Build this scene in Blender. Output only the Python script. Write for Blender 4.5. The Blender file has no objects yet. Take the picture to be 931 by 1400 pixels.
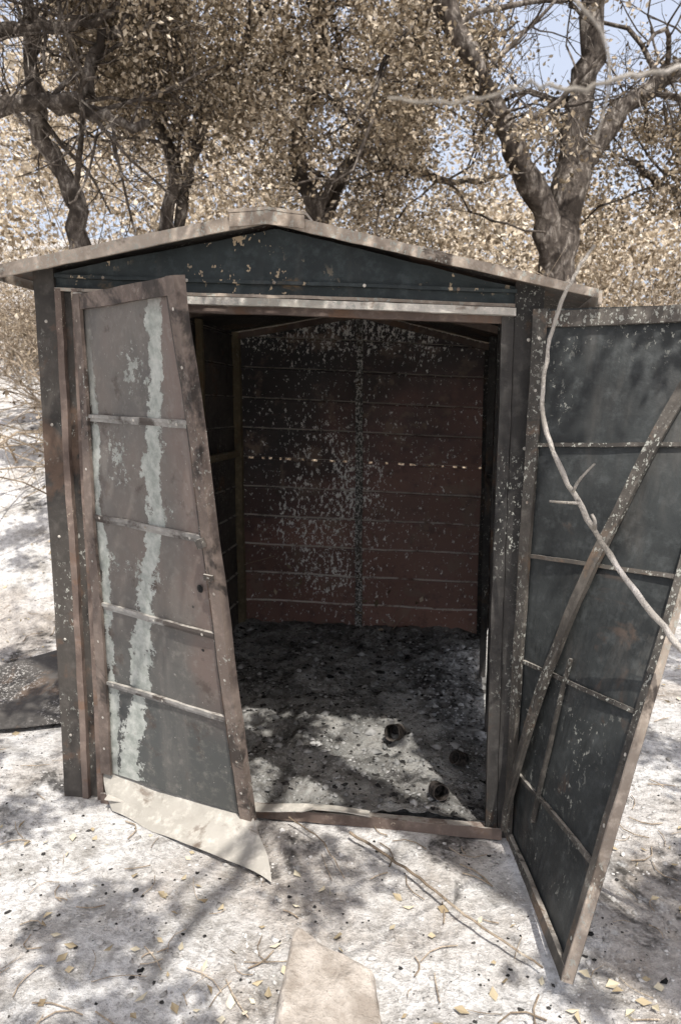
import bpy, math, numpy as np
from mathutils import noise as mn, Vector
rng = np.random.default_rng(7)
R = math.radians
# ------------------------------------------------------------------ site / camera
PITCH, YAW, HC = R(8.5), R(9.0), 1.5
CAM = np.array([0.594, -2.374, HC])
FW = np.array([-math.sin(YAW), math.cos(YAW), 0]); RT = np.array([math.cos(YAW), math.sin(YAW), 0])
def pix(u, v, d):
    """world point of image pixel u, v, back-projected to an estimated forward distance d"""
    x = (u-465)/970; y = (700-v)/970
    fc = math.cos(PITCH)+y*math.sin(PITCH); vz = y*math.cos(PITCH)-math.sin(PITCH)
    return CAM + RT*(x/fc*d) + FW*d + np.array([0, 0, vz/fc*d])
def lw(lat, d, z=0.0):
    p = CAM+RT*lat+FW*d; return np.array([p[0], p[1], z])
scene = bpy.context.scene
col = scene.collection
# ------------------------------------------------------------------ numpy noise
_tab = np.random.default_rng(3).random((256, 256))
def vnoise(x, y):
    x = np.asarray(x, float); y = np.asarray(y, float)
    xi = np.floor(x).astype(int); yi = np.floor(y).astype(int)
    fx = x-xi; fy = y-yi; fx = fx*fx*(3-2*fx); fy = fy*fy*(3-2*fy)
    a = _tab[xi % 256, yi % 256]; b = _tab[(xi+1) % 256, yi % 256]
    c = _tab[xi % 256, (yi+1) % 256]; d = _tab[(xi+1) % 256, (yi+1) % 256]
    return (a*(1-fx)+b*fx)*(1-fy)+(c*(1-fx)+d*fx)*fy-0.5
def fbm(x, y, f, o=4):
    s = 0; a = 1
    for i in range(o):
        s = s+a*vnoise(x*f+17.3*i, y*f+5.1*i); f *= 2.07; a *= 0.5
    return s
def sstep(a, b, x):
    t = np.clip((x-a)/(b-a), 0, 1); return t*t*(3-2*t)
def H(x, y):
    x = np.asarray(x, float); y = np.asarray(y, float)
    ys = 1.1+1.7*sstep(-1.7, -0.9, x)
    e = np.maximum(y-ys, 0)
    e = e*e/(e+0.6)
    slope = 0.37-0.12*sstep(1.0, 5.0, x)+.18*sstep(-1.5, -4.0, x)
    e = 22*(1-np.exp(-e/22))
    z = slope*e*1.0
    z = z+fbm(x, y, 0.8, 3)*0.10*sstep(0.5, 4, np.abs(y-1)+np.abs(x)*0.6)
    z = z+fbm(x, y, 5, 4)*0.028
    under = sstep(-0.95, -0.8, x)*(1-sstep(0.8, 0.95, x))*sstep(0.0, 0.08, y)*(1-sstep(2.2, 2.4, y))
    near = (1-sstep(0.3, 1.6, np.maximum(np.abs(x)-0.8, 0)+np.maximum(np.abs(y-1)-1.1, 0)))
    return z*(1-0.55*near)-0.06*under
# ------------------------------------------------------------------ materials
class NT:
    def __init__(s, name):
        s.m = bpy.data.materials.new(name); s.m.use_nodes = True
        s.t = s.m.node_tree; s.t.nodes.clear()
        s.out = s.t.nodes.new('ShaderNodeOutputMaterial')
        s.tc = s.t.nodes.new('ShaderNodeTexCoord')
        s.obj = s.tc.outputs['Object']; s.uv = s.tc.outputs['UV']
    def lk(s, a, b): s.t.links.new(a, b)
    def put(s, sock, v):
        if isinstance(v, bpy.types.NodeSocket): s.lk(v, sock)
        elif isinstance(v, (tuple, list)): sock.default_value = (*v, 1) if len(v) == 3 and len(sock.default_value) == 4 else v
        else: sock.default_value = v
    def scale(s, vec, sc):
        n = s.t.nodes.new('ShaderNodeMapping'); n.inputs['Scale'].default_value = sc; s.lk(vec, n.inputs['Vector']); return n.outputs[0]
    def noise(s, sc, det=4, rough=.55, vec=None, dist=0):
        n = s.t.nodes.new('ShaderNodeTexNoise'); n.inputs['Scale'].default_value = sc; n.inputs['Detail'].default_value = min(det, 5)
        n.inputs['Roughness'].default_value = rough; n.inputs['Distortion'].default_value = dist
        s.lk(vec or s.obj, n.inputs['Vector']); return n.outputs['Fac']
    def math(s, op, a, b=0.0, clamp=False):
        n = s.t.nodes.new('ShaderNodeMath'); n.operation = op; n.use_clamp = clamp
        s.put(n.inputs[0], a); s.put(n.inputs[1], b); return n.outputs[0]
    def thr(s, v, a, b):
        n = s.t.nodes.new('ShaderNodeMapRange'); n.interpolation_type = 'SMOOTHSTEP'
        s.put(n.inputs[0], v); n.inputs[1].default_value = a; n.inputs[2].default_value = b; return n.outputs[0]
    def ramp(s, f, stops):
        n = s.t.nodes.new('ShaderNodeValToRGB'); e = n.color_ramp.elements
        while len(e) < len(stops): e.new(0.5)
        for i, (p, c) in enumerate(stops): e[i].position = p; e[i].color = (*c, 1)
        s.put(n.inputs[0], f); return n.outputs[0]
    def mix(s, f, a, b, mode='MIX'):
        n = s.t.nodes.new('ShaderNodeMix'); n.data_type = 'RGBA'; n.blend_type = mode
        s.put(n.inputs[0], f); s.put(n.inputs[6], a); s.put(n.inputs[7], b); return n.outputs[2]
    def sep(s, v):
        n = s.t.nodes.new('ShaderNodeSeparateXYZ'); s.lk(v, n.inputs[0]); return n.outputs
    def nz(s):
        n = s.t.nodes.new('ShaderNodeNewGeometry'); return s.sep(n.outputs['True Normal'])[2]
    def island(s):
        n = s.t.nodes.new('ShaderNodeNewGeometry'); return n.outputs['Random Per Island']
    def diffuse(s, colr, bump=None, bs=.3, bd=.01):
        p = s.t.nodes.new('ShaderNodeBsdfDiffuse'); s.put(p.inputs[0], colr)
        if bump is not None:
            b = s.t.nodes.new('ShaderNodeBump'); b.inputs['Strength'].default_value = bs; b.inputs['Distance'].default_value = bd
            s.lk(bump, b.inputs['Height']); s.lk(b.outputs[0], p.inputs['Normal'])
        s.lk(p.outputs[0], s.out.inputs[0]); return s.m
    def bsdf(s, colr, rough=.8, metal=0.0, bump=None, bs=.3, bd=.01, spec=.3):
        p = s.t.nodes.new('ShaderNodeBsdfPrincipled')
        s.put(p.inputs['Base Color'], colr); s.put(p.inputs['Roughness'], rough); s.put(p.inputs['Metallic'], metal)
        p.inputs['Specular IOR Level'].default_value = spec
        if bump is not None:
            b = s.t.nodes.new('ShaderNodeBump'); b.inputs['Strength'].default_value = bs; b.inputs['Distance'].default_value = bd
            s.lk(bump, b.inputs['Height']); s.lk(b.outputs[0], p.inputs['Normal'])
        s.lk(p.outputs[0], s.out.inputs[0]); return s.m

def burnt_metal(name, a, b, rust, pale=(.42, .42, .37), rust_t=.56, speck=.60, spmask=.52, ledge=.8, fine=70, off=0.0, rough=.65, metal=0, spec=.25):
    n = NT(name)
    v = n.t.nodes.new('ShaderNodeMapping'); v.inputs['Location'].default_value = (off, off*1.7, off*.6); n.lk(n.obj, v.inputs[0]); v = v.outputs[0]
    base = n.mix(n.thr(n.noise(2.6, 6, .6, v), .35, .65), a, b)
    base = n.mix(n.math('MULTIPLY', n.thr(n.noise(22, 5, .7, v), .45, .75), .4), base, tuple(c*2.2+.012 for c in b))
    rf = n.thr(n.noise(4.5, 8, .68, v, .4), rust_t, rust_t+.10)
    base = n.mix(n.math('MULTIPLY', rf, .85), base, n.mix(n.noise(40, 4, .6, v), tuple(c*.5 for c in rust), rust))
    st = n.thr(n.noise(9, 5, .6, n.scale(v, (1, 1, .12))), .52, .8)
    base = n.mix(n.math('MULTIPLY', st, .3), base, (.18, .16, .14))
    msk = n.thr(n.noise(2.2, 4, .6, v), spmask, spmask+.14)
    sp = n.math('MULTIPLY', n.thr(n.noise(fine, 3, .75, n.scale(v, (1, 1, .7))), speck, speck+.03), msk)
    base = n.mix(sp, base, pale)
    if ledge:
        lf = n.math('MULTIPLY', n.thr(n.nz(), .35, .7), n.thr(n.noise(16, 5, .7, v), .38, .55))
        base = n.mix(n.math('MULTIPLY', lf, ledge), base, (.45, .42, .37))
    bump = n.math('ADD', n.noise(30, 6, .7, v), n.math('MULTIPLY', sp, .8))
    return n.bsdf(base, rough, metal, bump, .4, .006, spec)

M_gable = burnt_metal('charred_green_paint', (.026, .032, .034), (.045, .055, .056), (.24, .17, .10), rust_t=.62, pale=(.52, .41, .28), speck=.60, spmask=.46, fine=24, off=3)
M_post = burnt_metal('charred_post', (.028, .026, .024), (.07, .062, .054), (.16, .105, .075), rust_t=.52, off=8, speck=.60, spmask=.46)
M_sheet = burnt_metal('charred_fallen_sheet', (.035, .033, .031), (.08, .073, .066), (.16, .115, .085), rust_t=.54, off=9, speck=.56, spmask=.42, ledge=0, pale=(.45, .43, .40))
M_jamb = burnt_metal('rusty_jamb', (.12, .088, .073), (.19, .145, .12), (.24, .145, .095), rust_t=.54, pale=(.5, .42, .33), speck=.6, off=5)
M_trim = burnt_metal('ash_crusted_trim', (.38, .35, .30), (.58, .54, .48), (.22, .15, .105), rust_t=.53, speck=.55, spmask=.4, off=2)
M_roof = burnt_metal('roof_edge', (.30, .245, .195), (.46, .39, .32), (.085, .066, .054), rust_t=.53, speck=.56, spmask=.42, off=12, ledge=.3)
M_side = burnt_metal('charred_side_wall', (.05, .046, .044), (.11, .095, .085), (.20, .12, .08), off=17, speck=.60, ledge=1)
M_rail = burnt_metal('speckled_rail', (.06, .055, .05), (.11, .10, .09), (.14, .09, .06), off=21, speck=.52, spmask=.34, fine=90, pale=(.70, .68, .63))
M_dark = burnt_metal('charred_rail', (.022, .021, .020), (.05, .046, .042), (.11, .07, .045), off=22, speck=.60, spmask=.46, fine=90)
M_olive = burnt_metal('olive_rail', (.13, .105, .065), (.20, .16, .10), (.25, .16, .09), off=25, speck=.6)

def back_mat():
    n = NT('charred_maroon_wall')
    xyz = n.sep(n.obj)
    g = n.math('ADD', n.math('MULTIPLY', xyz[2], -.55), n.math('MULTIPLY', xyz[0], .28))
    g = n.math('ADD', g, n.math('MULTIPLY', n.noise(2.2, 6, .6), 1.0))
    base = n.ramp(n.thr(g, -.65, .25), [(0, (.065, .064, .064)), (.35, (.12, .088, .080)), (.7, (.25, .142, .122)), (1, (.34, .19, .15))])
    base = n.mix(n.math('MULTIPLY', n.thr(n.noise(5, 6, .7), .54, .62), .6), base, (.36, .26, .20))
    pn = n.t.nodes.new('ShaderNodeTexWhiteNoise'); pn.noise_dimensions = '2D'
    cx = n.math('FLOOR', n.math('MULTIPLY', xyz[2], 5.26)); sx = n.math('SIGN', xyz[0])
    cb = n.t.nodes.new('ShaderNodeCombineXYZ'); n.lk(cx, cb.inputs[0]); n.lk(sx, cb.inputs[1]); n.lk(cb.outputs[0], pn.inputs[0])
    base = n.mix(n.math('MULTIPLY', pn.outputs[0], .5), base, (.075, .062, .060))
    base = n.mix(n.math('MULTIPLY', n.thr(n.noise(13, 5, .7), .5, .7), .4), base, (.045, .04, .04))
    dx = n.math('ADD', xyz[0], .22); dz = n.math('ADD', xyz[2], -.80)
    d = n.math('ADD', n.math('MULTIPLY', n.math('MULTIPLY', dx, dx), 2.2), n.math('MULTIPLY', n.math('MULTIPLY', dz, dz), 1.2))
    m = n.math('MULTIPLY', n.thr(d, .6, .0), .10)
    top = n.math('MULTIPLY', n.thr(xyz[2], 1.72, 1.98), .10)
    m = n.math('ADD', m, top)
    m = n.math('ADD', m, n.math('MULTIPLY', n.noise(3, 4, .6), .20))
    sp = n.thr(n.math('ADD', n.noise(46, 3, .78, n.scale(n.obj, (1, 1, .6))), m), .735, .75)
    base = n.mix(sp, base, (.90, .88, .83))
    lf = n.math('MULTIPLY', n.thr(n.nz(), .3, .6), n.thr(n.noise(14, 5, .7), .30, .50))
    base = n.mix(n.math('MULTIPLY', lf, .95), base, (.85, .79, .71))
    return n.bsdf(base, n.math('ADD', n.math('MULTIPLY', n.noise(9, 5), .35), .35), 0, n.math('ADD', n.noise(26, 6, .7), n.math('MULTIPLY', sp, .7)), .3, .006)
M_back = back_mat()

def door_l():
    n = NT('scorched_door_skin'); u, v, _ = n.sep(n.uv)
    base = n.ramp(n.noise(3.2, 6, .6), [(.3, (.095, .090, .084)), (.5, (.145, .132, .118)), (.7, (.18, .152, .132))])
    low = n.thr(n.math('ADD', v, n.math('MULTIPLY', n.noise(5), .3)), .6, .3)
    base = n.mix(low, base, (.085, .088, .084))
    e = n.thr(n.math('ADD', u, n.math('MULTIPLY', n.noise(6, 6, .65), .35)), .84, 1.04)
    base = n.mix(n.math('MULTIPLY', e, n.math('MULTIPLY', n.thr(v, .12, .3), .7)), base, (.18, .13, .11))
    rust = n.thr(n.noise(7, 8, .7), .56, .66)
    base = n.mix(n.math('MULTIPLY', rust, .7), base, (.075, .055, .045))
    base = n.mix(n.math('MULTIPLY', n.thr(n.noise(30, 5, .7), .48, .75), .45), base, (.27, .25, .22))
    vs = n.thr(n.noise(12, 4, .6, n.scale(n.obj, (1, 1, .1))), .5, .75)
    base = n.mix(n.math('MULTIPLY', vs, .35), base, (.22, .20, .18))
    line = n.math('ADD', n.math('MULTIPLY', v, .62), .17)
    line = n.math('ADD', line, n.math('MULTIPLY', n.math('ADD', n.noise(5, 2, .5), -.5), .16))
    dd = n.math('ABSOLUTE', n.math('SUBTRACT', u, line))
    dd = n.math('ADD', dd, n.math('MULTIPLY', n.math('ADD', n.noise(16, 5, .75), -.5), .26))
    strip = n.math('MULTIPLY', n.thr(dd, .066, .055), n.thr(v, .99, .94))
    l2 = n.math('ADD', n.math('ABSOLUTE', n.math('SUBTRACT', u, .09)), n.math('MULTIPLY', n.math('ADD', n.noise(14, 5, .75), -.5), .20))
    s2 = n.math('MULTIPLY', n.thr(l2, .040, .028), n.thr(v, 1.0, .7))
    strip = n.math('MAXIMUM', strip, s2)
    for (pu, pv, ru, rv) in ((.30, .69, .1, .05), (.42, .475, .16, .025), (.62, .60, .08, .02), (.5, .86, .1, .04), (.18, .475, .05, .02)):
        a = n.math('DIVIDE', n.math('SUBTRACT', u, pu), ru); b = n.math('DIVIDE', n.math('SUBTRACT', v, pv), rv)
        q = n.math('SQRT', n.math('ADD', n.math('MULTIPLY', a, a), n.math('MULTIPLY', b, b)))
        q = n.math('ADD', q, n.math('MULTIPLY', n.math('ADD', n.noise(45, 4, .75), -.5), 7.0))
        strip = n.math('MAXIMUM', strip, n.math('MULTIPLY', n.thr(q, .5, .2), .8))
    base = n.mix(strip, base, n.mix(n.thr(n.noise(26, 5, .7), .3, .7), (.27, .29, .26), (.50, .51, .47)))
    sp = n.thr(n.noise(65, 3, .75), .68, .71)
    base = n.mix(sp, base, (.36, .34, .31))
    return n.bsdf(base, .55, 0, n.math('ADD', n.noise(18, 6, .7), strip), .35, .006)
M_doorL = door_l()
M_doorR = burnt_metal('charred_door_panel', (.024, .026, .026), (.050, .054, .053), (.12, .09, .072), rust_t=.60, speck=.60, spmask=.48, off=31, rough=.5, ledge=.8, fine=55)
M_frameR = burnt_metal('charred_door_rail', (.05, .046, .041), (.11, .097, .083), (.22, .155, .11), rust_t=.55, speck=.57, spmask=.42, off=37, fine=80)
M_frameL = burnt_metal('rusted_door_rail', (.11, .085, .072), (.19, .15, .125), (.045, .038, .034), rust_t=.50, speck=.61, spmask=.46, off=41, fine=80)
M_ribL = burnt_metal('pale_rib', (.20, .19, .175), (.32, .305, .28), (.07, .05, .04), rust_t=.50, speck=.6, off=44)
M_flap = burnt_metal('bare_sheet', (.32, .30, .26), (.46, .43, .38), (.15, .105, .075), rust_t=.56, speck=.7, off=47, ledge=.2)

def ground_mat(name, floor=False):
    n = NT(name)
    big = n.noise(1.1, 6, .62); mid = n.noise(4, 7, .62); fine = n.noise(34, 6, .75)
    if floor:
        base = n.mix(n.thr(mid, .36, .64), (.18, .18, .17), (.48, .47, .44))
    else:
        base = n.mix(n.thr(mid, .30, .56), (.42, .395, .36), (.86, .84, .81))
        base = n.mix(n.math('MULTIPLY', n.thr(big, .48, .64), .55), base, (.43, .355, .285))
    f = n.thr(fine, .34, .60)
    base = n.mix(n.math('MULTIPLY', n.math('SUBTRACT', 1.0, f), .50), base, (.17, .15, .13))
    base = n.mix(n.math('MULTIPLY', n.thr(n.noise(70, 4, .7), .56, .70), .5), base, (.90, .89, .86))
    ch = n.thr(n.noise(2.4, 9, .74, None, .5), .50 if floor else .55, .62 if floor else .66)
    base = n.mix(n.math('MULTIPLY', ch, .8), base, n.mix(n.thr(fine, .45, .65), (.03, .029, .028), (.20, .19, .18)))
    w = n.thr(n.noise(9, 8, .7), .58, .70)
    base = n.mix(n.math('MULTIPLY', w, .55), base, (.90, .89, .86) if not floor else (.62, .62, .59))
    h = n.math('ADD', n.math('MULTIPLY', mid, 1.5), n.math('ADD', fine, n.math('MULTIPLY', n.noise(110, 4, .7), .35)))
    return n.diffuse(base, h, .95, .024)
M_ground = ground_mat('ash_ground'); M_floor = ground_mat('ash_floor', True)

def leaf_mat(name, d, m, p):
    n = NT(name); i = n.island()
    i = n.math('ADD', n.math('MULTIPLY', i, .60), n.math('MULTIPLY', n.noise(.9, 2, .6), .55))
    c = n.ramp(i, [(.22, d), (.56, m), (.90, p)])
    return n.diffuse(c)
M_leaf = leaf_mat('scorched_oak_leaf', (.11, .087, .058), (.35, .28, .195), (.76, .66, .52))
M_leaf2 = leaf_mat('scorched_far_leaf_hazed', (.19, .15, .105), (.47, .385, .28), (.83, .74, .60))  # paler than the near leaves: distance haze is put into the colour
M_litter = leaf_mat('dry_leaf_litter', (.24, .18, .11), (.46, .38, .25), (.70, .63, .47))
def bark_mat(name, a, b, c):
    n = NT(name)
    v = n.noise(14, 8, .72, n.scale(n.obj, (1, 1, .45)), .6); w = n.noise(3, 4)
    base = n.ramp(v, [(.33, a), (.52, b), (.68, c)])
    base = n.mix(n.thr(w, .5, .62), base, a)
    return n.diffuse(base, v, 1.0, .04)
M_bark = bark_mat('oak_bark', (.055, .046, .039), (.14, .118, .10), (.48, .43, .37))
M_twig = bark_mat('dry_twig', (.25, .195, .14), (.48, .39, .295), (.74, .65, .52))
M_pale = bark_mat('bleached_branch', (.32, .29, .25), (.52, .48, .43), (.72, .67, .62))
def simple(name, a, b, sc=12, bs=.5, bd=.01):
    n = NT(name); v = n.noise(sc, 7, .65)
    return n.diffuse(n.mix(n.thr(v, .35, .65), a, b), n.math('ADD', v, n.noise(sc*5, 5, .7)), bs, bd)
M_rock = simple('sandstone', (.33, .285, .24), (.60, .54, .475), 9, .8, .02)
M_peb = simple('ash_clods', (.28, .265, .245), (.66, .64, .61), 3)
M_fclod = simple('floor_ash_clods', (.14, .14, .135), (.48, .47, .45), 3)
M_char = simple('charcoal', (.018, .018, .018), (.08, .075, .07), 20)
M_can = simple('burnt_tin', (.02, .02, .02), (.14, .12, .105), 30, .3, .003)
# ------------------------------------------------------------------ mesh helpers
def npmesh(name, V, Q, mat, parent=None, smooth=False, uv=None):
    V = np.ascontiguousarray(V, dtype=np.float32).reshape(-1, 3); Q = np.ascontiguousarray(Q, dtype=np.int32)
    k = Q.shape[1]; me = bpy.data.meshes.new(name)
    me.vertices.add(len(V)); me.vertices.foreach_set('co', V.ravel())
    me.loops.add(Q.size); me.loops.foreach_set('vertex_index', Q.ravel())
    me.polygons.add(len(Q)); me.polygons.foreach_set('loop_start', np.arange(len(Q), dtype=np.int32)*k)
    try: me.polygons.foreach_set('loop_total', np.full(len(Q), k, dtype=np.int32))
    except Exception: pass
    me.polygons.foreach_set('use_smooth', np.full(len(Q), smooth, dtype=bool))
    me.update(calc_edges=True)
    if uv is not None:
        l = me.uv_layers.new(name='UVMap'); l.data.foreach_set('uv', np.asarray(uv, np.float32)[Q.ravel()].ravel())
    me.materials.append(mat)
    o = bpy.data.objects.new(name, me); col.objects.link(o)
    if parent: o.parent = parent
    return o
def empty(name):
    e = bpy.data.objects.new(name, None); col.objects.link(e); e.empty_display_size = .2; return e
class MB:
    def __init__(s): s.v = []; s.f = []; s.uv = []
    def grid(s, fn, us, vs):
        b = len(s.v)
        for u in us:
            for v in vs:
                s.v.append(tuple(fn(u, v))); s.uv.append((u, v))
        nv = len(vs)
        for i in range(len(us)-1):
            for j in range(nv-1):
                a = b+i*nv+j; s.f.append((a, a+1, a+nv+1, a+nv))
    def box(s, fn, a0, a1, b0, b1, c0, c1, na=1, nb=1, nc=1):
        A = np.linspace(a0, a1, na+1); B = np.linspace(b0, b1, nb+1); C = np.linspace(c0, c1, nc+1)
        s.grid(lambda u, v: fn(u, v, c0), A, B); s.grid(lambda u, v: fn(u, v, c1), A, B)
        s.grid(lambda u, v: fn(u, b0, v), A, C); s.grid(lambda u, v: fn(u, b1, v), A, C)
        s.grid(lambda u, v: fn(a0, u, v), B, C); s.grid(lambda u, v: fn(a1, u, v), B, C)
    def obj(s, name, mat, parent=None, smooth=False):
        return npmesh(name, np.array(s.v), np.array(s.f), mat, parent, smooth, s.uv)
def dent(p, a=.006, f=2.3):
    n = mn.noise_vector(Vector(p)*f); return (p[0]+n[0]*a, p[1]+n[1]*a, p[2]+n[2]*a*.6)
def fine(p, a=.0025, f=17):
    n = mn.noise_vector(Vector(p)*f); return (p[0]+n[0]*a, p[1]+n[1]*a, p[2]+n[2]*a)
def SW(x, y, z):   # the shed sags towards its right-hand side
    return fine(dent((x, y, z*(1-.03*x))))
def cat_rom(P, m):
    P = np.array(P, float); P = np.vstack([2*P[0]-P[1], P, 2*P[-1]-P[-2]]); n = len(P)-3
    t = np.linspace(0, n-1e-6, m); i = t.astype(int); f = (t-i)[:, None]
    a, b, c, d = P[i], P[i+1], P[i+2], P[i+3]
    return .5*(2*b+(c-a)*f+(2*a-5*b+4*c-d)*f**2+(3*b-a-3*c+d)*f**3)
def tubes(P, Rr, sides=5):
    n, m, _ = P.shape
    T = np.gradient(P, axis=1); T /= np.linalg.norm(T, axis=2, keepdims=True)+1e-9
    ref = np.array([.31, .52, .8]); ref = ref/np.linalg.norm(ref)
    A = np.cross(T, ref); A /= np.linalg.norm(A, axis=2, keepdims=True)+1e-6
    B = np.cross(T, A)
    ang = np.arange(sides)*2*np.pi/sides
    V = P[:, :, None, :]+Rr[:, :, None, None]*(A[:, :, None, :]*np.cos(ang)[None, None, :, None]+B[:, :, None, :]*np.sin(ang)[None, None, :, None])
    base = (np.arange(n)*m*sides)[:, None, None]; i = np.arange(m-1)[None, :, None]*sides; k = np.arange(sides)[None, None, :]; k2 = (k+1) % sides
    Q = np.stack([base+i+k, base+i+k2, base+i+sides+k2, base+i+sides+k], axis=-1).reshape(-1, 4)
    return V.reshape(-1, 3), Q
def join(parts):
    V = []; Q = []; o = 0
    for v, q in parts: V.append(v); Q.append(q+o); o += len(v)
    return np.vstack(V), np.vstack(Q)
def unit(a): return a/(np.linalg.norm(a, axis=-1, keepdims=True)+1e-9)
def leaves(C, size, rg, flat=0):
    n = len(C); a = unit(rg.normal(size=(n, 3)))
    if flat: a[:, 2] *= .25; a = unit(a)
    b = unit(rg.normal(size=(n, 3)))
    if flat: b[:, 2] *= .25
    b = unit(b-a*(a*b).sum(1, keepdims=True)); c = np.cross(a, b)
    L = (size*rg.uniform(.6, 1.35, n))[:, None]; W = L*rg.uniform(.22, .36, n)[:, None]
    cup = L*rg.uniform(-.15, .25, n)[:, None]
    V = np.stack([C-a*L*.5, C+b*W+c*cup-a*L*.05, C+a*L*.5, C-b*W+c*cup-a*L*.05], axis=1)
    return V.reshape(-1, 3), np.arange(n*4).reshape(-1, 4)
def grow(P, Rr, k, length, m2, rg, along=.5, spread=.9, up=.15, jit=.35, tmin=.25, rs=.55):
    n, m, _ = P.shape; idx = np.repeat(np.arange(n), k); t = rg.uniform(tmin, 1, n*k)*(m-1.001); i = t.astype(int); f = (t-i)[:, None]
    pos = P[idx, i]*(1-f)+P[idx, i+1]*f; tan = unit(P[idx, i+1]-P[idx, i])
    r0 = (Rr[idx, i]*rs)
    d = unit(tan*along+unit(rg.normal(size=(n*k, 3)))*spread+np.array([0, 0, up]))
    st = (length*rg.uniform(.6, 1.35, n*k)/(m2-1))[:, None]
    out = [pos]; p = pos
    for j in range(m2-1):
        d = unit(d+rg.normal(size=d.shape)*jit); p = p+d*st; out.append(p)
    Pn = np.stack(out, 1); taper = np.linspace(1, .35, m2)[None, :]
    return Pn, r0[:, None]*taper
def clump(A, f=1.1, t=-.02, off=0):
    """keep anchors only inside noisy clumps so crowns have holes"""
    return (fbm(A[:, 0]+A[:, 1]*.6+off, A[:, 2]*1.2+A[:, 1]*.5, f, 3)) > t
def tree(name, limbs, seed, k=(7, 5, 4), L=(1.6, .8, .4), nleaf=26, lsize=.05, lmat=None, sig=.085, up=.1, gnarl=.05, filt=None, tmin=.3, ct=-.06):
    rg = np.random.default_rng(seed); e = empty(name); parts = []; PP = []; RR = []
    for pts, r0, r1 in limbs:
        p = cat_rom(pts, 22); p[1:-1] += rg.normal(size=(20, 3))*gnarl*np.linspace(.4, 1, 20)[:, None]*(r0/.1)**.5*.5
        r = np.linspace(r0, r1, 22)*(1+rg.uniform(-.12, .12, 22)); parts.append(tubes(p[None], r[None], 12)); PP.append(p); RR.append(r)
    v, q = join(parts); npmesh('trunk_and_limbs', v, q, M_bark, e, True)
    P = np.array(PP); Rr = np.array(RR)
    p1, r1 = grow(P, Rr, k[0], L[0], 9, rg, .5, .9, up, .22, tmin, .35); r1 = np.clip(r1, .010, .045)
    p2, r2 = grow(p1, r1, k[1], L[1], 7, rg, .5, .9, up*.6, .25, .2, .5); r2 = np.clip(r2, .004, .016)
    p3, r3 = grow(p2, r2, k[2], L[2], 5, rg, .5, .9, 0, .3, .2, .5); r3 = np.clip(r3, .0022, .006)
    v, q = join([tubes(p1, r1, 6), tubes(p2, r2, 4), tubes(p3, r3, 3)]); npmesh('branches', v, q, M_bark, e, True)
    A = np.concatenate([p3[:, 2:].reshape(-1, 3), p2[:, 4:].reshape(-1, 3)])
    if filt is not None: A = A[filt(A, rg)]
    A = A[clump(A, 1.1, ct, seed)]
    C = np.repeat(A, nleaf, 0); C = C+rg.normal(size=C.shape)*sig
    v, q = leaves(C, lsize, rg); npmesh('foliage', v, q, lmat or M_leaf, e)
    return e
# ------------------------------------------------------------------ ground
def axis(lo, hi, core0, core1, st):
    c = list(np.arange(core0, core1, st)); s = st; x = core1
    while x < hi: c.append(x); s *= 1.16; x += s
    c.append(hi); s = st; x = core0-st; pre = []
    while x > lo: pre.append(x); s *= 1.16; x -= s
    pre.append(lo); return np.array(pre[::-1]+c)
X = axis(-400, 400, -2.6, 2.6, .03); Y = axis(-60, 500, -2.0, 2.2, .03)
gx, gy = np.meshgrid(X, Y, indexing='ij'); gz = H(gx, gy)
nx, ny = gx.shape; ii = (np.arange(nx-1)[:, None]*ny+np.arange(ny-1)[None, :])
Q = np.stack([ii, ii+ny, ii+ny+1, ii+1], -1).reshape(-1, 4)
npmesh('ground', np.stack([gx, gy, gz], -1), Q, M_ground, None, True)
# ------------------------------------------------------------------ shed
shed = empty('metal_shed')
def roofz(x): return 2.105-.205*abs(x)
D0, D1 = 0.0, 2.17
ribs = [.19*i for i in range(1, 11)]
def ribprof(zmax, z0=0.0, amp=.012):
    out = [(z0, 0)]
    for z in ribs:
        if z <= z0+.02 or z >= zmax-.02: continue
        for dz, o in ((-.05, 0), (-.011, .001), (-.006, amp), (.001, amp*.9), (.009, .001), (.05, 0)): out.append((z+dz, o))
    out.append((zmax, 0)); return out
def wall(name, mat, fn, us, zmax, z0=0.0, amp=.012):
    pr = ribprof(zmax, z0, amp); b = MB()
    b.grid(lambda u, j: fn(u, pr[int(j)][0], pr[int(j)][1]), us, range(len(pr))); return b.obj(name, mat, shed)
def bfn(x, z, o): z = min(z, roofz(x)-.02); return SW(x, D1-o*1.4+.01*math.sin(x*9)*math.sin(z*7), z)
prof = ribprof(2.11)
lower = [p for p in prof if p[0] < 1.135-.0]; upper = [p for p in prof if p[0] > 1.148]
b = MB(); xs = np.linspace(-.83, .83, 41)
b.grid(lambda u, j: bfn(u, *([*lower, (1.134, .002)][int(j)])), xs, range(len(lower)+1))
b.grid(lambda u, j: bfn(u, *([(1.146, .004), *upper][int(j)])), xs, range(len(upper)+1))
x = -.82; rg0 = np.random.default_rng(5)
while x < .82:
    w = rg0.uniform(.02, .09); g = rg0.uniform(.015, .04)
    b.box(lambda a, bb, c: SW(a, c, bb), x, min(x+w, .83), 1.128, 1.152, D1-.006, D1+.002, 2, 1, 1); x += w+g
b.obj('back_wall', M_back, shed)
wall('left_wall', M_side, lambda u, z, o: SW(-.82+o, u, z), np.linspace(.02, D1, 30), 1.93)
wall('right_wall', M_side, lambda u, z, o: SW(.82-o, u, z+(.0 if z > .2 else .42*math.sin(max(0, (u-.30))*1.65)**2)), np.linspace(.02, D1, 30), 1.93)
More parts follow.
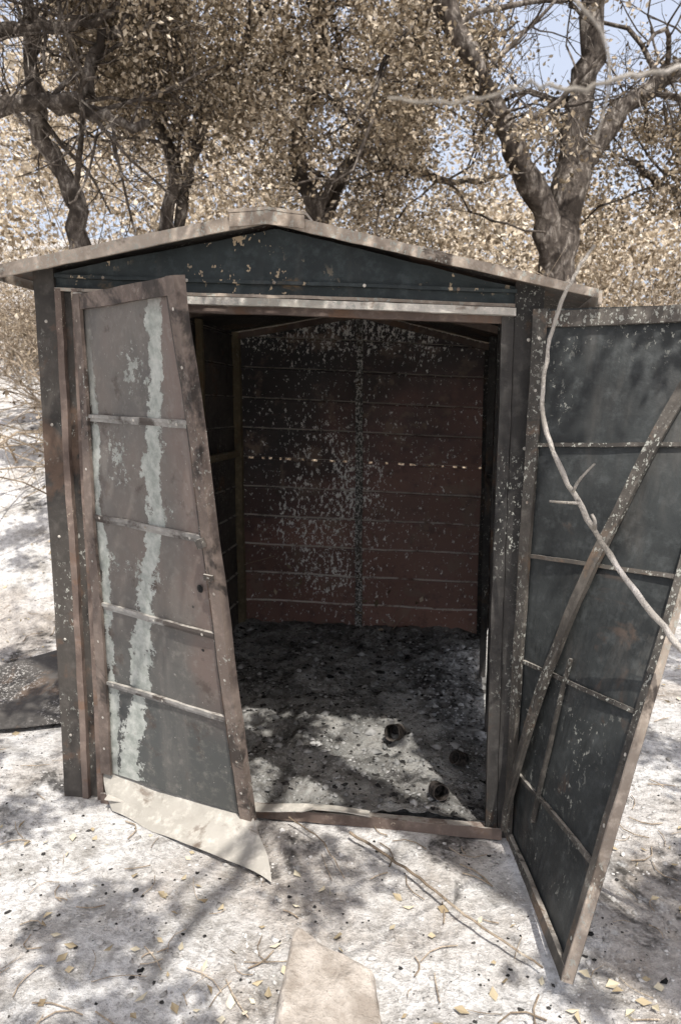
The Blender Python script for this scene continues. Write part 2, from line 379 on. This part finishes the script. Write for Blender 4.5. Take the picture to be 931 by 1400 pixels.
def sbox(name, mat, *boxes):
    b = MB()
    for (x0, x1, y0, y1, z0, z1) in boxes:
        na = max(1, int((x1-x0)/.06)); nb = max(1, int((y1-y0)/.06)); nc = max(1, int((z1-z0)/.06))
        b.box(SW, x0, x1, y0, y1, z0, z1, na, nb, nc)
    return b.obj(name, mat, shed)
sbox('back_center_stud', M_rail, (-.022, .022, D1-.04, D1-.020, 0, 2.05))
sbox('back_corner_stud', M_olive, (-.815, -.77, D1-.07, D1-.02, 0, 1.92))
sbox('back_corner_stud_r', M_dark, (.77, .81, D1-.06, D1-.02, 0, 1.92))
sbox('left_wall_studs', M_olive, (-.80, -.765, 1.40, 1.43, 0, 1.92), (-.80, -.765, .7, .73, 0, 1.92), (-.80, -.77, .08, D1-.1, 1.15, 1.19))
sbox('right_wall_studs', M_dark, (.765, .80, 1.45, 1.48, 0, 1.9), (.765, .80, .75, .78, 0, 1.9), (.77, .80, .35, .38, 0, 1.9), (.77, .80, .08, D1-.1, 1.13, 1.17))
b = MB()
for y in (D1-.07, 1.1):
    for sgn in (-1, 1):
        b.box(lambda a, c, d: SW(sgn*a, c, roofz(a)-.03-d), .0, .80, y, y+.03, 0, .035, 12, 1, 1)
b.obj('rafters', M_jamb, shed)
sbox('corner_post', M_post, (-.865, -.790, -.005, .06, -.02, 1.93))
sbox('left_jamb', M_jamb, (-.786, -.762, -.012, .04, .0, 1.86), (-.724, -.700, -.012, .04, .0, 1.86))
sbox('left_jamb_web', M_post, (-.789, -.702, .010, .045, .0, 1.86))
sbox('corner_post_r', M_dark, (.775, .865, -.005, .06, -.02, 1.93))
sbox('right_jamb', M_dark, (.735, .773, -.010, .05, .0, 1.855))
b = MB(); xs = np.linspace(-.862, .862, 60)
b.grid(lambda u, t: SW(u, .004+.006*math.sin(u*8+t*3), 1.85+(roofz(u)-.03-1.85)*t), xs, np.linspace(0, 1, 7)); b.obj('front_gable', M_gable, shed)
sbox('gable_ledge', M_gable, (-.78, .78, -.016, .0015, 1.895, 1.906))
b = MB()
b.box(SW, -.785, .775, -.012, .0, 1.852, 1.862, 26, 1, 1); b.obj('gable_seam', M_roof, shed)
sbox('door_track', M_trim, (-.70, .775, -.040, -.0135, 1.822, 1.846))
sbox('door_track_back', M_jamb, (-.70, .775, .006, .03, 1.80, 1.85))
b = MB()
def bolt(c, r=.006, h=.004):
    b.grid(lambda a, q: (c[0]+r*q*math.cos(a), c[1]-h*(1-q*q), c[2]+r*q*math.sin(a)), np.linspace(0, math.tau, 9), (.01, .7, 1))
for x in (-.60, -.3, .0, .3, .6): bolt(SW(x, -.017, 1.90))
for z in (.25, .62, 1.0, 1.4, 1.75): bolt(SW(-.827, -.0065, z)); bolt(SW(.82, -.0065, z))
b.obj('bolt_heads', M_trim, shed)
def RW(x, y, z): return fine(dent((x, y, z*(1-.03*x)), .003, 1.5), .002, 15)
b = MB()
b.box(lambda a, c, d: RW(a, c, roofz(a)-.004-d), -.94, 0, -.085, 2.26, 0, .01, 24, 24, 1)
b.box(lambda a, c, d: RW(a, c, roofz(a)-.004-d), .001, 1.0, -.085, 2.26, 0, .01, 24, 24, 1); b.obj('roof_sheet', M_post, shed)
b = MB()
for a0, a1 in ((-.95, -.01), (.0, 1.01)):
    b.box(lambda a, c, d: RW(a, c, roofz(a)+.004-d*(1-.35*max(0, a))), a0, a1, -.098, -.0865, 0, .040, 30, 1, 1)
b.box(lambda a, c, d: RW(a, c, roofz(-.95)-d), -.962, -.9515, -.09, 2.27, 0, .04, 1, 24, 1)
b.box(lambda a, c, d: RW(a, c, roofz(1.01)-d), 1.011, 1.022, -.09, 2.27, 0, .04, 1, 24, 1)
b.obj('roof_rim', M_roof, shed)
b = MB()
b.box(lambda a, c, d: RW(a, c, 2.116-.09*abs(a)-d), -.125, .125, -.108, 2.28, 0, .010, 8, 24, 1)
b.box(lambda a, c, d: RW(a, c, 2.104-.09*abs(a)-d), -.120, .120, -.108, -.0995, 0, .040, 8, 1, 1)
b.obj('ridge_cap', M_roof, shed)
sbox('sill', M_jamb, (-.70, .79, -.035, -.028, .0, .042), (-.70, .79, -.027, .025, 0, .026))
b = MB(); b.box(lambda a, c, d: SW(a, c+.025*(a+.1)+.006*math.sin(a*11), d+.012*math.sin(a*6+.5)-.01*(c+.02)*20*(a > .1)), -.66, .33, -.060, -.012, .040, .0445, 24, 3, 1); b.obj('sill_strip', M_trim, shed)
fx = np.linspace(-.812, .812, 165); fy = np.linspace(.026, 2.165, 216); gx, gy = np.meshgrid(fx, fy, indexing='ij')
def floorz(x, y): return .03+fbm(x, y, 4, 3)*.035+fbm(x, y, 18, 4)*.026+.03*sstep(1.9, 2.17, y)
fz = floorz(gx, gy)
nx, ny = gx.shape; ii = (np.arange(nx-1)[:, None]*ny+np.arange(ny-1)[None, :])
npmesh('floor', np.stack([gx, gy, fz], -1), np.stack([ii, ii+ny, ii+ny+1, ii+1], -1).reshape(-1, 4), M_floor, shed, True)
# ------------------------------------------------------------------ doors (twisted sheets)
class Door:
    def __init__(s, TL, TR, BL, BR, W, Hh, amp=.012):
        s.c = [np.array(q) for q in (TL, TR, BL, BR)]; s.W = W; s.H = Hh; s.amp = amp
    def base(s, a, t):
        TL, TR, BL, BR = s.c; return (BL*(1-a)+BR*a)*(1-t)+(TL*(1-a)+TR*a)*t
    def __call__(s, a, t, o):
        p = s.base(a, t); du = s.base(a+.01, t)-s.base(a-.01, t); dv = s.base(a, t+.01)-s.base(a, t-.01)
        n = np.cross(du, dv); n /= np.linalg.norm(n)
        if np.dot(n, CAM-p) < 0: n = -n
        p = p+n*o
        return fine(dent(tuple(p), s.amp, 2.6), .002, 15)
    def strip(s, b, p0, p1, w, o0, o1, n=16):
        P0 = np.array([p0[0]*s.W, p0[1]*s.H]); P1 = np.array([p1[0]*s.W, p1[1]*s.H]); d = P1-P0; L = np.linalg.norm(d); d /= L; q = np.array([-d[1], d[0]])
        def fn(a, bb, c):
            r = P0+d*a*L+q*bb; return s(r[0]/s.W, r[1]/s.H, c)
        b.box(fn, 0, 1, -w/2, w/2, o0, o1, n, 1, 1)
    def disc(s, b, c, r, o, n=12):
        b.grid(lambda a, q: s(c[0]+r*q*math.cos(a)/s.W, c[1]+r*q*math.sin(a)/s.H, o), np.linspace(0, math.tau, n+1), (.02, 1))
LD = Door(pix(106, 403, 2.52), pix(244, 377, 2.08), pix(142, 1052, 2.55), pix(343, 1118, 2.31), .64, 1.78, .010)
ld = empty('left_door'); ld.parent = shed
b = MB(); tr = [.21, .38, .565, .765]; vs = [0]
for t in tr: vs += [t-.05, t-.005, t+.005, t+.05]
vs = sorted(vs+[.1, .48, .67, .87, .94, 1]); b.grid(lambda a, t: LD(a, t, .004*math.sin(a*7)*math.sin(t*23)), np.linspace(0.01, .99, 26), vs); b.obj('skin', M_doorL, ld)
b = MB()
LD.strip(b, (.035, 0), (.035, 1), .045, .006, .018); LD.strip(b, (.975, -.01), (.975, 1), .042, -.02, .018, 24); LD.strip(b, (.0, .985), (1, .985), .05, -.018, .016)
b.obj('stiles', M_frameL, ld)
b = MB()
for t in tr: LD.strip(b, (.07, t), (.93, t+.004), .012, .001, .013); LD.strip(b, (.07, t-.007), (.93, t-.003), .012, .0005, .007)
b.obj('ribs', M_ribL, ld)
b = MB()
LD.strip(b, (.935, .0), (.925, .99), .008, .001, .012, 24); LD.strip(b, (.93, .50), (.99, .50), .02, .019, .026, 2); LD.strip(b, (.94, .57), (.955, .555), .03, .019, .034, 3)
b.obj('seam', M_post, ld)
b = MB(); LD.disc(b, (.865, .470), .014, .0085); LD.disc(b, (.80, .43), .005, .0085, 8); LD.disc(b, (.84, .345), .006, .0085, 8); b.obj('latch_hole_shade', M_char, ld)  # dark discs on the skin paint in the shade of open holes
b = MB()
for t in (.06, .13, .3, .47, .66, .86, .95): LD.disc(b, (.035, t), .005, .0195, 8); LD.disc(b, (.975, t), .005, .0195, 8)
for t in tr:
    for a in (.12, .5, .85): LD.disc(b, (a, t), .005, .0145, 8)
b.obj('rivets', M_trim, ld)
top = [pix(142, 1047, 2.56), pix(200, 1068, 2.50), pix(275, 1094, 2.40), pix(345, 1114, 2.325)]
midp = [pix(146, 1085, 2.50), pix(212, 1105, 2.42), pix(285, 1135, 2.31), pix(352, 1140, 2.23)]
bot = [pix(155, 1108, 2.455), pix(225, 1140, 2.30), pix(300, 1175, 2.15), pix(371, 1203, 2.05)]
T = cat_rom(top, 16); Mi = cat_rom(midp, 16); Bo = cat_rom(bot, 16)
b = MB(); b.grid(lambda u, v: dent(tuple(((1-v)**2*T[int(u)]+2*v*(1-v)*Mi[int(u)]+v*v*Bo[int(u)])), .022, 6), range(16), np.linspace(0, 1, 9)); b.obj('bent_bottom_sheet', M_flap, ld, True)
RD = Door(pix(728, 424, 2.28), pix(1047, 410, 2.10), pix(697, 1140, 2.28), pix(778, 1343, 1.60), .66, 1.80, .008)
rd = empty('right_door'); rd.parent = shed
b = MB(); tr = [.145, .36, .56, .765]; vs = [0, 1]
for t in tr: vs += [t-.05, t-.006, t+.006, t+.05]
b.grid(lambda a, t: RD(a, t, .004*math.sin(a*8)*math.sin(t*21)), np.linspace(.01, .99, 26), sorted(vs+[.25, .46, .66, .88])); b.obj('skin', M_doorR, rd)
b = MB()
RD.strip(b, (.035, 0), (.035, 1), .045, .006, .022, 24); RD.strip(b, (.975, 0), (.975, 1), .034, -.012, .018, 24)
RD.strip(b, (0, .982), (1, .982), .05, .005, .016); RD.strip(b, (.02, .008), (1, .008), .03, .005, .02)
RD.strip(b, (.03, .02), (.86, .97), .045, .024, .034, 30); RD.strip(b, (.055, .02), (.885, .97), .012, .035, .044, 30)
RD.strip(b, (.46, .40), (.36, .10), .010, .006, .018, 10)
b.obj('rails_and_brace', M_frameR, rd)
b = MB()
for t in tr: RD.strip(b, (.07, t), (.945, t), .012, .001, .012)
b.obj('ribs', M_frameR, rd)
b = MB()
for t in (.05, .2, .3, .47, .66, .86, .95): RD.disc(b, (.035, t), .005, .0235, 8); RD.disc(b, (.975, t), .005, .0195, 8)
b.obj('rivets', M_trim, rd)
b = MB(); RD.strip(b, (.998, 0), (.998, 1), .006, -.010, .020, 24); b.obj('rusty_edge', M_roof, rd)
# ------------------------------------------------------------------ cans, rock, stick, sheet metal
def can(u, v, d, r, h, tilt, az):
    p = pix(u, v, d); b = MB(); p[2] = .045+r*.5
    ax = np.array([math.sin(tilt)*math.cos(az), math.sin(tilt)*math.sin(az), math.cos(tilt)]); s1 = unit(np.cross(ax, [.3, .9, .1])); s2 = np.cross(ax, s1)
    def f(rr, a, z): return dent(tuple(p+(s1*math.cos(a)+s2*math.sin(a))*rr+ax*z), .004, 18)
    aa = np.linspace(0, math.tau, 19)
    b.grid(lambda a, z: f(r, a, z), aa, (-h/2, -h/2+.004, 0, h/2-.004, h/2)); b.grid(lambda a, z: f(r-.0025, a, z), aa, (-h/2+.002, h/2)); b.grid(lambda a, q: f(q, a, h/2), aa, (r-.0025, r)); b.grid(lambda a, q: f(q, a, -h/2), aa, (.001, r))
    b.obj('tin_can', M_can)
can(540, 1000, 2.98, .036, .09, 1.2, -1.9); can(598, 1098, 2.50, .030, .07, 1.3, -1.2); can(626, 1052, 2.75, .028, .06, 1.1, -2.4)
def rock(name, pts, h):
    P = cat_rom(pts+pts[:1], 72)[:, :2]; cc = np.array(pts).mean(0)[:2]; b = MB()
    prof = [(1.07, -.04), (1.06, .3*h), (1.03, .7*h), (.985, .92*h), (.93, .99*h), (.80, 1.0*h), (.6, 1.0*h), (.4, 1.02*h), (.2, 1.02*h), (.01, 1.02*h)]
    def f(u, j):
        k, z = prof[int(j)]; q = cc+(P[int(u)]-cc)*k; m = mn.noise(Vector((q[0]*9, q[1]*9, 3.1)))*.012*(z > 0)
        return fine(dent((q[0], q[1], H(q[0], q[1])*.3+m+z*(1+1.5*(q[1]-cc[1])-1.8*(q[0]-cc[0]))), .012, 8), .006, 30)
    b.grid(f, range(72), range(len(prof))); return b.obj(name, M_rock, None, False)
g = lambda u, v, z=.04: (lambda y: pix(u, v, (HC-z)*(math.cos(PITCH)+y*math.sin(PITCH))/(-(y*math.cos(PITCH)-math.sin(PITCH)))))((700-v)/970)
rock('rock', [g(*q, .06) for q in ((376, 1400), (384, 1355), (394, 1315), (410, 1292), (450, 1312), (505, 1330), (515, 1365), (519, 1400), (495, 1450), (400, 1450))], .085)
p = cat_rom([g(478, 1138, .03), g(560, 1190, .03), g(640, 1255, .035), (g(742, 1322, .03))], 24); p += rng.normal(size=p.shape)*.002
v, q = tubes(p[None], np.linspace(.0055, .003, 24)[None], 6); npmesh('dead_stick', v, q, M_twig, None, True)
p = cat_rom([g(395, 1118, .03), g(440, 1150, .03), g(470, 1200, .02)], 14); p += rng.normal(size=p.shape)*.002
v, q = tubes(p[None], np.linspace(.003, .002, 14)[None], 5); npmesh('dead_stick', v, q, M_twig, None, True)
sh = [pix(-90, 1010, 3.05), pix(99, 975, 3.15), pix(101, 900, 3.8), pix(-60, 985, 3.6)]
for q_, dz in zip(sh, (.02, .03, .16, .06)): q_[2] = max(float(H(q_[0], q_[1])), 0)+dz
b = MB(); b.box(lambda a, c, d: dent(tuple((sh[0]*(1-a)+sh[1]*a)*(1-c)+(sh[3]*(1-a)+sh[2]*a)*c+np.array([0, 0, d+.012*abs(math.sin(c*9))])), .02, 3), 0, 1, 0, 1, 0, .004, 20, 24, 1)
b.obj('metal_sheet', M_sheet)
# ------------------------------------------------------------------ ground scatter
def visible_scatter(n, rg, spread=1.0):
    d = rg.uniform(1.1, 1.1+6*spread, n); lat = rg.uniform(-.62, .62, n)*d
    p = CAM[None, :2]+lat[:, None]*RT[None, :2]+d[:, None]*FW[None, :2]
    ins = (np.abs(p[:, 0]) < .87) & (p[:, 1] > -.06) & (p[:, 1] < 2.2)
    return p[~ins]
rg = np.random.default_rng(21)
p = visible_scatter(1300, rg); z = H(p[:, 0], p[:, 1]); keep = fbm(p[:, 0], p[:, 1], 1.5, 3) > -.10; p = p[keep]; z = z[keep]
v, q = leaves(np.column_stack([p, z+.009]), .032, rg, 1); npmesh('leaf_litter', v, q, M_litter)
def lumps(C, s, rg):
    o = np.array([[1, 0, 0], [0, 1, 0], [-1, 0, 0], [0, -1, 0], [0, 0, 1], [0, 0, -1], [.7, .7, .5], [-.7, .7, .5], [-.7, -.7, .5], [.7, -.7, .5]], float)
    F = np.array([[0, 6, 4, 9], [1, 7, 4, 6], [2, 8, 4, 7], [3, 9, 4, 8]]); T3 = np.array([[0, 1, 6], [1, 2, 7], [2, 3, 8], [3, 0, 9]])
    n = len(C); a = rg.uniform(0, 6.28, n); V = o[None]*rg.uniform(.6, 1.3, (n, 10, 1))*rg.uniform([.7, .7, .4], [1.3, 1.3, .9], (n, 1, 3))
    x = V[..., 0]*np.cos(a)[:, None]-V[..., 1]*np.sin(a)[:, None]; y = V[..., 0]*np.sin(a)[:, None]+V[..., 1]*np.cos(a)[:, None]
    V = np.stack([x, y, V[..., 2]], -1)*s[:, None, None]+C[:, None, :]
    b0 = (np.arange(n)*10)[:, None, None]; tri = np.concatenate([F[:, [0, 1, 2]], F[:, [0, 2, 3]], T3])
    return V.reshape(-1, 3), (b0+tri[None]).reshape(-1, 3)
p = visible_scatter(9000, rg, .7); z = H(p[:, 0], p[:, 1]); s = rg.lognormal(-5.6, .5, len(p))
v, q = lumps(np.column_stack([p, z+s*.1]), np.clip(s, .0015, .014), rg); npmesh('ash_gravel', v, q, M_peb, None, True)
p = visible_scatter(1300, rg, .7); z = H(p[:, 0], p[:, 1]); s = rg.lognormal(-5.7, .5, len(p))
v, q = lumps(np.column_stack([p, z+s*.1]), np.clip(s, .002, .011), rg); npmesh('charcoal_bits', v, q, M_char)
n = 5200; p = np.column_stack([rg.uniform(-.78, .78, n), rg.uniform(.05, 2.1, n)]); s = np.clip(rg.lognormal(-5.2, .6, n), .002, .026)
c = np.column_stack([p, floorz(p[:, 0], p[:, 1])]); v, q = lumps(c[:3400], s[:3400], rg); npmesh('floor_clods', v, q, M_fclod, shed, True)
v, q = lumps(c[3400:], s[3400:]*.95, rg); npmesh('floor_char', v, q, M_char, shed)
p = visible_scatter(420, rg, .7); n = len(p); th = rg.uniform(0, 6.28, n); L = rg.uniform(.03, .14, n); s = np.linspace(-.5, .5, 4)
bend = rg.normal(size=n)*.15
xx = p[:, 0, None]+(np.cos(th)*L)[:, None]*s-(np.sin(th)*L*bend)[:, None]*s**2*4; yy = p[:, 1, None]+(np.sin(th)*L)[:, None]*s+(np.cos(th)*L*bend)[:, None]*s**2*4
v, q = tubes(np.stack([xx, yy, H(xx, yy)+.008], -1), np.full((n, 4), .0016)*rg.uniform(.6, 1.6, (n, 1)), 4); npmesh('twig_litter', v, q, M_twig)
# ------------------------------------------------------------------ branch in front of right door
br = empty('dead_branch')
pts = [pix(812, 335, 1.97), pix(790, 368, 1.98), pix(768, 410, 2.0), pix(748, 480, 2.04), pix(741, 560, 2.06), pix(760, 630, 2.02), pix(805, 712, 1.93), pix(862, 800, 1.83), pix(931, 888, 1.72), pix(1010, 970, 1.62), pix(1120, 1150, 1.55), pix(1160, 1330, 1.5)]
pts[-1][2] = -.02
p = cat_rom(pts, 60); p[1:-1] += rng.normal(size=(58, 3))*.0018
v1 = tubes(p[None], (np.linspace(.004, .011, 60)*rng.uniform(.88, 1.12, 60))[None], 8)
def tw(ps, r0, r1): q = cat_rom(ps, 10); return tubes(q[None], np.linspace(r0, r1, 10)[None], 6)
v2 = tw([pix(790, 688, 1.95), pix(770, 687, 1.93), pix(750, 685, 1.93)], .005, .003)
v3 = tw([pix(782, 672, 1.97), pix(792, 655, 1.93), pix(812, 634, 1.90)], .005, .003)
v4 = tw([pix(812, 725, 1.92), pix(812, 712, 1.90), pix(808, 703, 1.9)], .006, .004)
v, q = join([v1, v2, v3, v4]); npmesh('stem', v, q, M_pale, br, True)
tg = empty('hanging_twig')
p1 = cat_rom([pix(1250, 20, 1.1), pix(1060, 70, .95), pix(931, 92, .85), pix(850, 105, .82), pix(780, 122, .80), pix(720, 118, .80), pix(668, 131, .80), pix(600, 141, .80), pix(530, 134, .82)], 40); p1[1:-1] += rng.normal(size=(38, 3))*.002
p2 = cat_rom([pix(740, -60, .9), pix(785, 0, .86), pix(822, 45, .84), pix(832, 110, .82), pix(815, 190, .82)], 30)
v, q = join([tubes(p1[None], np.linspace(.003, .0016, 40)[None], 6), tubes(p2[None], np.linspace(.0025, .001, 30)[None], 6)]); npmesh('twigs', v, q, M_pale, tg, True)
# ------------------------------------------------------------------ trees behind
def skygap(A, rg):
    r = A-CAM; d = r@FW; lat = (r@RT)/d; el = r[:, 2]/d
    ing = (lat > .20) & (el > .37)
    return ~ing | (rg.random(len(A)) < .10)
tree('oak_tree', [([pix(752, 470, 7.4), pix(752, 330, 7.3), pix(735, 265, 7.2), pix(700, 195, 7.1), (pix(655, 105, 7.0)), pix(600, 0, 6.9), pix(540, -90, 6.8)], .15, .07),
                  ([pix(758, 470, 7.4), pix(765, 320, 7.4), pix(783, 200, 7.5), pix(800, 90, 7.5), pix(812, -20, 7.5), pix(800, -150, 7.5)], .17, .09),
                  ([pix(764, 420, 7.5), pix(780, 270, 7.4), pix(832, 175, 7.4), pix(885, 120, 7.3), pix(950, 80, 7.2), pix(1060, 10, 7.0)], .13, .06)], 11, k=(9, 6, 4), L=(1.5, .8, .4), nleaf=14, filt=skygap, tmin=.45)
tree('oak_tree', [([pix(118, 480, 6.6), pix(108, 330, 6.5), pix(95, 250, 6.5), pix(55, 180, 6.4), pix(42, 90, 6.3), pix(25, -30, 6.2)], .10, .05),
                  ([pix(-150, 190, 5.8), pix(-40, 160, 6.0), (pix(40, 140, 6.1)), pix(105, 150, 6.2), pix(170, 172, 6.3), pix(205, 168, 6.4)], .085, .03),
                  ([pix(70, 140, 6.1), pix(115, 130, 6.15), pix(125, 75, 6.2), pix(170, 30, 6.2), pix(215, -15, 6.2)], .06, .035),
                  ([pix(-80, 60, 5.8), pix(20, 40, 6.0), pix(110, 35, 6.1), pix(180, 0, 6.2)], .05, .03)], 12, k=(8, 6, 4), L=(1.2, .7, .4), nleaf=13, tmin=.3, filt=skygap, ct=-.02)
tree('oak_tree', [([pix(222, 460, 7.6), pix(226, 310, 7.5), pix(238, 235, 7.5), pix(215, 160, 7.4), pix(235, 80, 7.4), pix(250, -30, 7.4)], .08, .045),
                  ([pix(232, 460, 7.6), pix(245, 300, 7.6), pix(262, 215, 7.6), pix(300, 120, 7.6), pix(350, 30, 7.5), pix(380, -60, 7.5)], .07, .035),
                  ], 13, k=(12, 6, 5), L=(1.3, .8, .4), nleaf=15, tmin=.42, up=.0, ct=-.12)
tree('oak_tree', [([pix(435, 420, 8.3), pix(430, 290, 8.2), pix(408, 235, 8.2), pix(410, 170, 8.1), pix(440, 80, 8.0), pix(430, -30, 8.0)], .11, .05),
                  ([pix(432, 300, 8.2), pix(455, 250, 8.1), pix(500, 205, 8.0), pix(560, 235, 7.9), pix(620, 248, 7.9), pix(690, 240, 7.8)], .06, .025),
                  ([pix(432, 330, 8.2), pix(470, 240, 8.3), pix(520, 150, 8.3), pix(560, 70, 8.3), pix(600, -20, 8.3)], .07, .035)], 14, k=(11, 6, 5), L=(1.4, .8, .4), nleaf=14, up=.10, tmin=.45, filt=skygap, ct=-.10)
tree('oak_tree', [([pix(1010, 520, 8), pix(1000, 330, 8), pix(1010, 200, 8), pix(990, 100, 8), pix(1020, -50, 8)], .14, .07), ([pix(1010, 420, 8), pix(960, 300, 8), pix(900, 250, 7.8), pix(860, 220, 7.7)], .07, .03)], 15, k=(10, 6, 4), L=(1.3, .7, .4), nleaf=16, filt=skygap)
# ------------------------------------------------------------------ distant foliage mass
rg = np.random.default_rng(77); A = []
for i in range(430):
    d = rg.uniform(10, 24); lat = rg.uniform(-.62, .62)*d; q = lw(lat, d); h0 = float(H(q[0], q[1]))
    top = HC+d*(.50 if lat/d < .14 else .27)
    z = rg.uniform(h0+.4, max(top, h0+1.5)); s = rg.uniform(.5, 1.1)*(d/14)
    n = rg.normal(size=(15, 3))*np.array([s, s, s*.6])*.6; A.append(np.array([q[0], q[1], z])+n)
A = np.vstack(A); A = A[skygap(A, rg)]
C = np.repeat(A, 16, 0); C = C+rg.normal(size=C.shape)*.20
v, q = leaves(C, .10, rg); npmesh('distant_foliage', v, q, M_leaf2)
# ------------------------------------------------------------------ brush behind shed
rg = np.random.default_rng(31); B = []
for i in range(280):
    d = rg.uniform(5.6, 10.5); lat = rg.uniform(-.62, .62)*d
    if lat/d < -.36 and d < 8.2: continue
    if abs(lat) < 2.2 and d < 6.3: continue
    q = lw(lat, d); B.append((q[0], q[1], float(H(q[0], q[1]))-.05))
B = np.array(B); ns = 22; P0 = np.repeat(B, ns, 0)+rg.normal(size=(len(B)*ns, 3))*np.array([.22, .22, .0])
dr = unit(rg.normal(size=P0.shape)*np.array([.8, .8, .3])+np.array([0, 0, .9])); st = rg.uniform(.10, .38, (len(P0), 1))*np.where(P0[:, :1] < -3, .5, 1); out = [P0]; p = P0
for j in range(7):
    dr = unit(dr+rg.normal(size=dr.shape)*.25+np.array([0, 0, -.10*(j > 2)])); p = p+dr*st; out.append(p)
P = np.stack(out, 1); Rr = np.linspace(.008, .003, 8)[None]*rg.uniform(.6, 1.5, (len(P), 1))
p2, r2 = grow(P, Rr, 3, .6, 5, rg, .6, .8, .05, .3, .2, .7); r2 = np.clip(r2, .002, .005)
v, q = join([tubes(P, Rr, 4), tubes(p2, r2, 3)]); npmesh('dry_brush', v, q, M_twig)
A = p2[rg.random(len(p2)) < .30][:, 3:].reshape(-1, 3); C = np.repeat(A, 5, 0); C = C+rg.normal(size=C.shape)*.07
v, q = leaves(C, .045, rg); npmesh('brush_leaves', v, q, M_leaf)
# ------------------------------------------------------------------ unseen overhead oak, with added sprays that shape the dapples
SUN = unit(np.array([.20, -.42, .88]))
rg = np.random.default_rng(9)
e = tree('oak_tree', [([(5.2, -5.2, -.1), (5.0, -5.0, 2), (4.2, -4.3, 4.0), (2.8, -3.2, 4.6), (1.2, -2.0, 4.7), (-1, -.9, 4.8)], .22, .07),
                      ([(5.1, -5.1, 1.5), (4.9, -4.0, 4.2), (4.2, -2.2, 5.0), (3.2, -.4, 5.4), (2.4, 1.0, 5.8)], .15, .05),
                      ([(4.9, -5.0, 2.5), (3.4, -5.0, 4.0), (1.6, -4.2, 4.3), (-.4, -3.4, 4.4), (-2.4, -2.2, 4.6)], .14, .05)], 19, k=(5, 4, 3), L=(1.4, .8, .4), nleaf=2, lsize=.06, up=0)
n = 5600; T0 = np.column_stack([rg.uniform(-7, 3.4, n), rg.uniform(-2.6, 5.5, n)])
T0 = T0[(T0[:, 1] < 2.4) | (T0[:, 0] < -1.6)]; n = len(T0)
den = fbm(T0[:, 0]+9, T0[:, 1]*.8+4, 2.6, 3)-.03
den += .9*np.exp(-(((T0[:, 0]+.25)/.85)**2+((T0[:, 1]-.95)/.42)**2))
den -= .8*np.exp(-(((T0[:, 0]-.95)/.35)**2+((T0[:, 1]-.15)/.35)**2))
den -= .8*np.exp(-(((T0[:, 0]-.28)/.22)**2+((T0[:, 1]+.80)/.22)**2))
den -= .12*sstep(-1.2, -2.0, T0[:, 0])*sstep(-.3, .6, T0[:, 1])
T0 = T0[rg.random(n) < sstep(-.01, .04, den)*.60]; hh = 2.7+.45*np.maximum(T0[:, 1], .4)+rg.uniform(0, .6, len(T0)); A = np.column_stack([T0, np.zeros(len(T0))])+SUN[None]/SUN[2]*hh[:, None]
C = np.repeat(A, 60, 0); C = C+rg.normal(size=C.shape)*np.array([.065, .065, .05]); v, q = leaves(C, .07, rg); npmesh('dapple_sprays', v, q, M_leaf, e)  # added out-of-view sprays, set along the sun line to shade chosen spots
# ------------------------------------------------------------------ light, sky, camera
w = bpy.data.worlds.new('World'); scene.world = w; w.use_nodes = True; nt = w.node_tree
bg = nt.nodes['Background']; sky = nt.nodes.new('ShaderNodeTexSky'); sky.sky_type = 'NISHITA'; sky.sun_disc = False
elev = math.asin(SUN[2]); sky.sun_elevation = elev; sky.sun_rotation = math.atan2(SUN[0], SUN[1]); sky.altitude = 0
sky.dust_density = 5; sky.air_density = 1
hz = nt.nodes.new('ShaderNodeMix'); hz.data_type = 'RGBA'; hz.inputs[0].default_value = .65; hz.inputs[7].default_value = (3.2, 3.35, 3.8, 1)
nt.links.new(sky.outputs[0], hz.inputs[6]); nt.links.new(hz.outputs[2], bg.inputs[0]); bg.inputs[1].default_value = .27
sl = bpy.data.lights.new('sun', 'SUN'); sl.energy = 5.0; sl.angle = R(.5); sl.color = (1, .965, .915)
so = bpy.data.objects.new('sun', sl); col.objects.link(so); so.rotation_euler = Vector(SUN).to_track_quat('Z', 'Y').to_euler(); so.location = (4, -3, 10)
cd = bpy.data.cameras.new('camera'); co = bpy.data.objects.new('camera', cd); col.objects.link(co); scene.camera = co
co.location = CAM; co.rotation_euler = (R(90)-PITCH, 0, YAW); cd.sensor_fit = 'VERTICAL'; cd.sensor_height = 36; cd.lens = 970/1400*36
cd.clip_end = 2000; cd.clip_start = .05; cd.dof.use_dof = True; cd.dof.focus_distance = 2.5; cd.dof.aperture_fstop = 4.0
scene.view_settings.view_transform = 'Standard'; scene.view_settings.look = 'None'; scene.view_settings.exposure = 0
